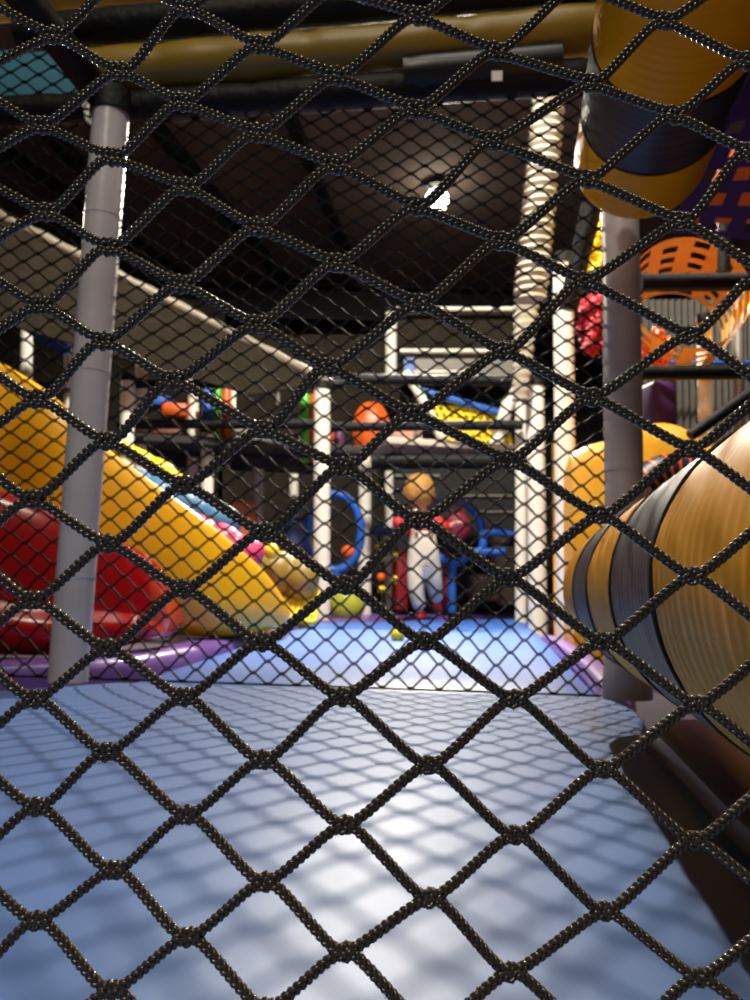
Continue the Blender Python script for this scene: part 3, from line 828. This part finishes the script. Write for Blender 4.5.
# dark orange striped bolster in front
t = thing('striped_bolster', drop(P(665, 500, 2.15)), 'dark bolster with thin orange stripes low behind the grey post', 'bolster')
s = MB(); q_ = P(672, 500, 2.15); box(s, [q_[0], q_[1], (q_[2]-.03+FZ)/2], (.16, .08, q_[2]-.03-FZ), bev=.01); link('pedestal', s, MATS['purple_vinyl'], t)
path = spline([P(642, 488, 2.15), P(662, 474, 2.15), P(685, 474, 2.15), P(710, 486, 2.15)], 8)
s = MB(); tube(s, path, .055, 18); link('bolster_body', s, mat('deep_plum_vinyl', (36, 22, 40), .45), t)
for q in range(3, len(path)-2, 3):
    c_ = path[q]; dd = path[q+1]-path[q]; dd /= np.linalg.norm(dd); s = MB(); tube(s, [c_-dd*.004, c_+dd*.004], .0565, 18, caps=False); link('orange_stripe', s, M_oran, t)
# perforated curved foam panels
def perforated(name, centre, RX, RZ, Ydepth, n_u, n_v, hole, m, label, u0=0, u1=PI, axisdir=None, th=.012, cat='panel'):
    """curved sheet with rectangular holes; centre world, arc in x/z, length along axisdir"""
    ax = DV if axisdir is None else axisdir
    bm = bmesh.new(); 
    SU, SV = n_u*4, n_v*4
    grid = [[bm.verts.new(Vector(centre+np.array([RX*math.cos(u0+(u1-u0)*i/SU), 0, RZ*math.sin(u0+(u1-u0)*i/SU)])+ax*Ydepth*j/SV)) for j in range(SV+1)] for i in range(SU+1)]
    for i in range(SU):
        for j in range(SV):
            off = 2 if (i//4) % 2 else 0
            if i % 4 in (1, 2) and (j+off) % 4 in (1, 2) and 0 < j < SV-1: continue
            bm.faces.new((grid[i][j], grid[i+1][j], grid[i+1][j+1], grid[i][j+1]))
    bmesh.ops.solidify(bm, geom=bm.faces[:], thickness=th)
    for v in [v for v in bm.verts if not v.link_faces]: bm.verts.remove(v)
    bm.verts.index_update()
    v = np.array([tuple(x.co) for x in bm.verts]); f = [tuple(x.index for x in q.verts) for q in bm.faces]; bm.free()
    return tag(link(name, (v, f), m), label, cat)
cc = P(690, 292, 2.5)
perforated('perforated_tunnel', cc, .215, .20, .75, 12, 6, .5, mat('orange_foam', (228, 166, 40), .45), 'amber orange perforated crawl tunnel crossed by the black rails at right', u0=PI*.0, u1=PI*2, axisdir=np.array([.30, .95, .12]), cat='tunnel')
qa = [P(700, 235, 1.7), P(860, 245, 1.7), P(900, 60, 1.5), P(760, 95, 1.5)]
def holed_board(name, quad, nu_, nv_, m, label, th=.02):
    a, b, c, d = [np.asarray(q, float) for q in quad]
    bm = bmesh.new(); SU, SV = nu_*4, nv_*4
    def at(u, w): return Vector((a*(1-u)+b*u)*(1-w)+(d*(1-u)+c*u)*w)
    g = [[bm.verts.new(at(i/SU, j/SV)) for j in range(SV+1)] for i in range(SU+1)]
    for i in range(SU):
        for j in range(SV):
            off = 2 if (j//4) % 2 else 0
            if (i+off) % 4 in (1, 2) and j % 4 in (1, 2) and 0 < i < SU-1: continue
            bm.faces.new((g[i][j], g[i+1][j], g[i+1][j+1], g[i][j+1]))
    bmesh.ops.solidify(bm, geom=bm.faces[:], thickness=th)
    for v in [v for v in bm.verts if not v.link_faces]: bm.verts.remove(v)
    bm.verts.index_update()
    v = np.array([tuple(x.co) for x in bm.verts]); f = [tuple(x.index for x in q.verts) for q in bm.faces]; bm.free()
    return link(name, (v, f), m, None, smooth=False)
o = holed_board('foam_grid', [P(668, 232, 1.75), P(860, 250, 1.75), P(930, -10, 1.55), P(752, 70, 1.55)], 6, 7, mat('violet_foam', (66, 38, 92), .5), '')
tag(o, 'dark violet perforated foam panel hanging at the upper right edge', 'panel')
s = MB(); panel(s, [P(690, 222, 2.0), P(860, 225, 2.0), P(900, 30, 1.8), P(775, 80, 1.8)], .03, n=3)
tag(link('backing_panel', s, mat('bright_orange_foam', (224, 100, 30), .5)), 'orange foam sheet showing through the violet perforated panel', 'panel')
# flower bunches behind the post gap
def bunch(px, py, rx, rz, Y, m, n, label, name='flower_garland'):
    c_ = P(px, py, Y); s = MB()
    for i in range(n):
        o_ = np.array([random.uniform(-rx, rx), random.uniform(-.05, .05), random.uniform(-rz, rz)])
        r = random.uniform(.018, .03); ph = random.random()*6
        blob(s, c_+o_, (r, r*.6, r), 15, 8, fn=lambda d: 1+.28*math.cos(5*math.atan2(d[2], d[0])+ph))
    return tag(link(name, s, m), label, 'garland')
bunch(594, 243, .04, .12, 2.9, M_lyel, 34, 'yellow flower garland in the gap left of the grey post')
bunch(592, 325, .045, .12, 2.9, mat('crimson_petal', (170, 24, 44), .5), 34, 'crimson flower garland below the yellow one')
bunch(655, 348, .05, .05, 2.8, M_oran, 18, 'orange flower cluster right of the grey post under the tunnel')
soft_block('soft_block', 657, 408, 26, 50, 3.3, mat('purple_block_vinyl', (70, 34, 90), .5), 'dark purple upright block right of the grey post')
# grey corrugated backdrop + blue line
def corrugated(name, quad, n, m, label):
    a, b, c, d = [np.asarray(q, float) for q in quad]; secs = []
    nr = np.cross(b-a, d-a); nr /= np.linalg.norm(nr); N = n*6
    v = []; f = []
    for s_ in (0, 1):
        for i in range(N+1):
            u = i/N; o_ = nr*(.012*math.cos(2*PI*n*u)+.006*s_)
            v += [a+(b-a)*u+o_, d+(c-d)*u+o_]
    M_ = 2*(N+1)
    for i in range(N):
        q = (2*i, 2*i+2, 2*i+3, 2*i+1); f.append(q); f.append(tuple(x+M_ for x in reversed(q)))
    mb = MB(); mb.add(v, f); return tag(link(name, mb, m), label, 'wall panel')
corrugated('corrugated_sheet', [drop(P(640, 420, 3.9)), drop(P(860, 420, 3.9)), P(860, 300, 3.9), P(640, 300, 3.9)], 34, mat('dark_grey_sheet', (84, 80, 74), .5, metal=.3), 'dark grey corrugated sheet behind the white posts at right')
foam_tube('blue_tube', P(650, 362, 3.7), P(830, 363, 3.7), wpx(5, 3.7), M_rblue, None, label='thin blue tube in front of the corrugated sheet at right', cat='padded tube')

# ------------------------------------------------------------------ child
def skin_mesh(name, pts, edges, radii, m, parent, levels=2):
    me = bpy.data.meshes.new(name+'_cage'); 
    me.from_pydata([tuple(p) for p in pts], edges, []); me.update()
    o = bpy.data.objects.new(name+'_cage', me); C.objects.link(o)
    sk = o.modifiers.new('s', 'SKIN'); sk.use_smooth_shade = True
    for i, r in enumerate(radii):
        r = (r, r) if not isinstance(r, tuple) else r
        me.skin_vertices[0].data[i].radius = r
    me.skin_vertices[0].data[0].use_root = True
    ss = o.modifiers.new('ss', 'SUBSURF'); ss.levels = levels; ss.render_levels = levels
    bpy.context.view_layer.update()
    dg = bpy.context.evaluated_depsgraph_get(); ev = o.evaluated_get(dg); em = bpy.data.meshes.new_from_object(ev)
    v = np.zeros(len(em.vertices)*3); em.vertices.foreach_get('co', v); v = v.reshape(-1, 3)
    f = [tuple(p.vertices) for p in em.polygons]
    bpy.data.objects.remove(o); bpy.data.meshes.remove(me); bpy.data.meshes.remove(em)
    return link(name, (v, f), m, parent)
YC = 4.15
def Q(x, y, dy=0): return P(x, y, YC+dy)
ft = Q(424, 620); 
child = thing('child', np.array([ft[0], YC, .002]), 'small blond child in cream dungarees, red shirt and red shoes, seen from behind', 'person')
# joints (pixel, depth)
pel = Q(423, 556); wst = Q(423, 541); chs = Q(423, 525); nek = Q(421, 511); hdb = Q(420, 505); hdt = Q(419, 487)
shl, shr = Q(411, 517), Q(435, 518)
ell, elr = Q(403, 532, -.03), Q(446, 529, -.04)
wrl, wrr = Q(400, 526, -.10), Q(455, 524, -.12)
hpl, hpr = Q(417, 561), Q(430, 561)
knl, knr = Q(416, 589, -.02), Q(434, 584, .03)
anl, anr = Q(420, 613, .02), Q(437, 603, .12)
tol, tor = Q(423, 619, -.06), Q(438, 609, .04)
anl[2] = .04; tol[2] = .018
pts = [pel, wst, chs, nek, hdb, hdt, shl, ell, wrl, shr, elr, wrr, hpl, knl, anl, hpr, knr, anr]
ed = [(0, 1), (1, 2), (2, 3), (3, 4), (4, 5), (2, 6), (6, 7), (7, 8), (2, 9), (9, 10), (10, 11), (0, 12), (12, 13), (13, 14), (0, 15), (15, 16), (16, 17)]
ra = [.070, .066, .068, .030, .045, .040, .030, .021, .014, .030, .021, .014, .050, .033, .022, .050, .033, .022]
link_body = skin_mesh('body', pts, ed, ra, M_skin, child)
hc = Q(419, 493)
# head with ears, nose
s = MB()
def headfn(d):
    k = 1.0
    if d[2] < -.2: k -= .12*(-d[2]-.2)
    return k
blob(s, hc, (.080, .088, .096), 28, 20, fn=headfn)
for sx in (-1, 1): blob(s, hc+np.array([sx*.081, .0, -.012]), (.010, .016, .022), 12, 8)
blob(s, hc+np.array([0, .090, -.018]), (.010, .012, .012), 12, 8)
for sx in (-1, 1): blob(s, hc+np.array([sx*.03, .072, -.035]), (.024, .018, .022), 12, 8)
head = link('head', s, M_skin, child)
s = MB()
for sx in (-1, 1):
    s = MB(); blob(s, hc+np.array([sx*.029, .0815, .002]), (.008, .005, .007), 10, 8); link('eye', s, mat('dark_eye', (40, 30, 26), .2), head)
pass
s = MB(); blob(s, hc+np.array([0, .083, -.046]), (.017, .006, .005), 12, 8); link('mouth', s, mat('lip', (190, 100, 96), .4), head)
s = MB()
def hairfn(d):
    k = 1.0
    if d[1] > .25 and d[2] < .45: k = .90
    if d[2] < -.55: k = .86 if d[1] > 0 else .97
    k += .03*noise.noise(Vector((d[0]*6, d[1]*6, d[2]*2)))
    return k
blob(s, hc+np.array([0, -.006, .008]), (.088, .094, .102), 48, 32, fn=hairfn)
link('hair', s, M_hair, child)
# hands: palm + five fingers each
for nm, w, e in (('left_hand', wrl, ell), ('right_hand', wrr, elr)):
    d = (w-e)/np.linalg.norm(w-e); sd = np.cross(d, up3); sd /= np.linalg.norm(sd); n_ = np.cross(sd, d)
    hp = [w, w+d*.022]; he = [(0, 1)]; hr = [(.013, .010), (.017, .010)]
    for i, (o_, L) in enumerate(((-.013, .020), (-.0045, .025), (.0045, .024), (.013, .018))):
        a = len(hp); hp += [w+d*.034+sd*o_, w+d*(.034+L*.55)+sd*o_*1.15-n_*.004, w+d*(.034+L)+sd*o_*1.15-n_*.012]
        he += [(1, a), (a, a+1), (a+1, a+2)]; hr += [(.0055, .0055), (.0045, .0045), (.004, .004)]
    a = len(hp); hp += [w+d*.014+sd*.019, w+d*.028+sd*.027-n_*.006]; he += [(0, a), (a, a+1)]; hr += [(.006, .006), (.0045, .0045)]
    skin_mesh(nm, hp, he, hr, M_skin, child, 1)
# shirt
skin_mesh('shirt', [wst, chs, Q(421, 515), shl, ell, wrl+(ell-wrl)*.2, shr, elr, wrr+(elr-wrr)*.2], [(0, 1), (1, 2), (1, 3), (3, 4), (4, 5), (1, 6), (6, 7), (7, 8)],
          [.072, .075, .042, .040, .030, .023, .040, .030, .023], M_shirt, child)
# dungarees: seat, legs, bib
dung = skin_mesh('dungarees', [pel, wst, Q(424, 529), hpl, knl, anl+up3*.015, hpr, knr, anr+up3*.012],
          [(0, 1), (1, 2), (0, 3), (3, 4), (4, 5), (0, 6), (6, 7), (7, 8)],
          [(.090, .082), (.084, .078), (.080, .079), .066, .050, .040, .066, .050, .040], M_dung, child)
s = MB()
for sx, sh in ((-1, shl), (1, shr)):
    a = Q(423+sx*7, 533)+np.array([0, -.085, 0]); m_ = Q(423+sx*8, 518)+np.array([0, -.083, .0]); e_ = Q(423+sx*8, 513)+np.array([0, -.02, .02])
    tube(s, spline([a, m_, e_, e_+np.array([0, .07, -.04])], 6), .011, 8, flat=.5)
st = link('shoulder_straps', s, M_dung, dung)
s = MB(); pc = Q(427, 574)+np.array([0, -.088, 0]); panel(s, [pc+np.array([-.03, 0, -.035]), pc+np.array([.03, 0, -.035]), pc+np.array([.03, 0, .035]), pc+np.array([-.03, 0, .035])], .012, bulge=.004, n=4)
link('patch_pocket', s, M_denim, dung)
for an, to, nm in ((anl, tol, 'left_shoe'), (anr, tor, 'right_shoe')):
    dd = np.array([to[0]-an[0], to[1]-an[1], 0]); dd = np.array([.35, .9, 0]) if nm == 'left_shoe' else np.array([.3, .7, -.3]); dd /= np.linalg.norm(dd)
    base = np.array([an[0], an[1], max(an[2]-.02, .018)])
    skin_mesh(nm, [base-dd*.025, base+dd*.02+up3*.004, base+dd*.065-up3*.002, base+up3*.028], [(0, 1), (1, 2), (1, 3)], [(.026, .024), (.030, .026), (.026, .018), (.028, .028)], M_shoe, child)
s = MB(); c_ = wrl+(wrl-ell)*.55; blob(s, c_, (.032, .032, .032), 20, 14)
tag(link('play_ball', s, M_shoe), 'red ball held in the left hand of the child', 'ball')

# ------------------------------------------------------------------ ceiling lamp + lights
LP = P(437, 200, 6.0)
t = thing('ceiling_lamp', LP, 'bright round ceiling floodlight glowing through the nets', 'lamp')
s = MB(); blob(s, LP, (.10, .10, .10), 24, 16); link('bulb', s, M_lamp, t)
s = MB(); tube(s, [LP+up3*.10, LP+up3*.13, LP+up3*.17], [.11, .09, .05], 24); link('housing', s, M_beam, t)
s = MB(); tube(s, [LP+up3*.17, np.array([LP[0], LP[1], 3.60])], .012, 8); link('stem', s, M_beam, t)
def light(kind, loc, energy, col=(1, .9, .74), size=.1, target=None, spot=None, name='lamp_light'):
    L = bpy.data.lights.new(name, kind); L.energy = energy; L.color = col
    if kind == 'AREA': L.size = size
    else: L.shadow_soft_size = size
    if spot: L.spot_size = spot; L.spot_blend = .6
    o = bpy.data.objects.new(name, L); C.objects.link(o); o.location = loc
    if target is not None: o.rotation_euler = (Vector(target)-Vector(loc)).to_track_quat('-Z', 'Y').to_euler()
    return o
light('SPOT', LP-np.array([0, .13, .09]), 1200, size=.035, target=(0.05, .9, 0.1), spot=.9, name='floodlight_beam')
light('SPOT', (-3.4, 5.4, 3.2), 300, size=.04, target=(0.1, .8, 0), spot=.8, name='left_floodlight')
light('SPOT', (.1, 2.0, 3.3), 800, size=.12, col=(1, .93, .82), target=(0.0, 4.3, .6), spot=1.9, name='middle_fill_light')  # added fill beyond the fine net, brightens posts and slides; no fixture
light('SPOT', (-.6, -1.2, 3.0), 135, size=.25, target=(.1, 1.2, .4), spot=1.2, name='front_lamp')
light('AREA', (.1, .6, 2.7), 11, col=(1, .92, .8), size=.8, target=(.1, .6, 0), name='overhead_fill_light')  # added soft fill above the mat to lighten the net shadows; no fixture
light('POINT', (1.9, 2.2, 2.6), 45, size=.2, name='right_lamp')
W = bpy.data.worlds.new('world'); bpy.context.scene.world = W; W.use_nodes = True
W.node_tree.nodes['Background'].inputs[0].default_value = (.9, .8, .7, 1); W.node_tree.nodes['Background'].inputs[1].default_value = .06

sc = bpy.context.scene
sc.view_settings.view_transform = 'Standard'; sc.view_settings.look = 'None'; sc.view_settings.gamma = 1; sc.view_settings.use_curve_mapping = False
sc.view_settings.exposure = 0
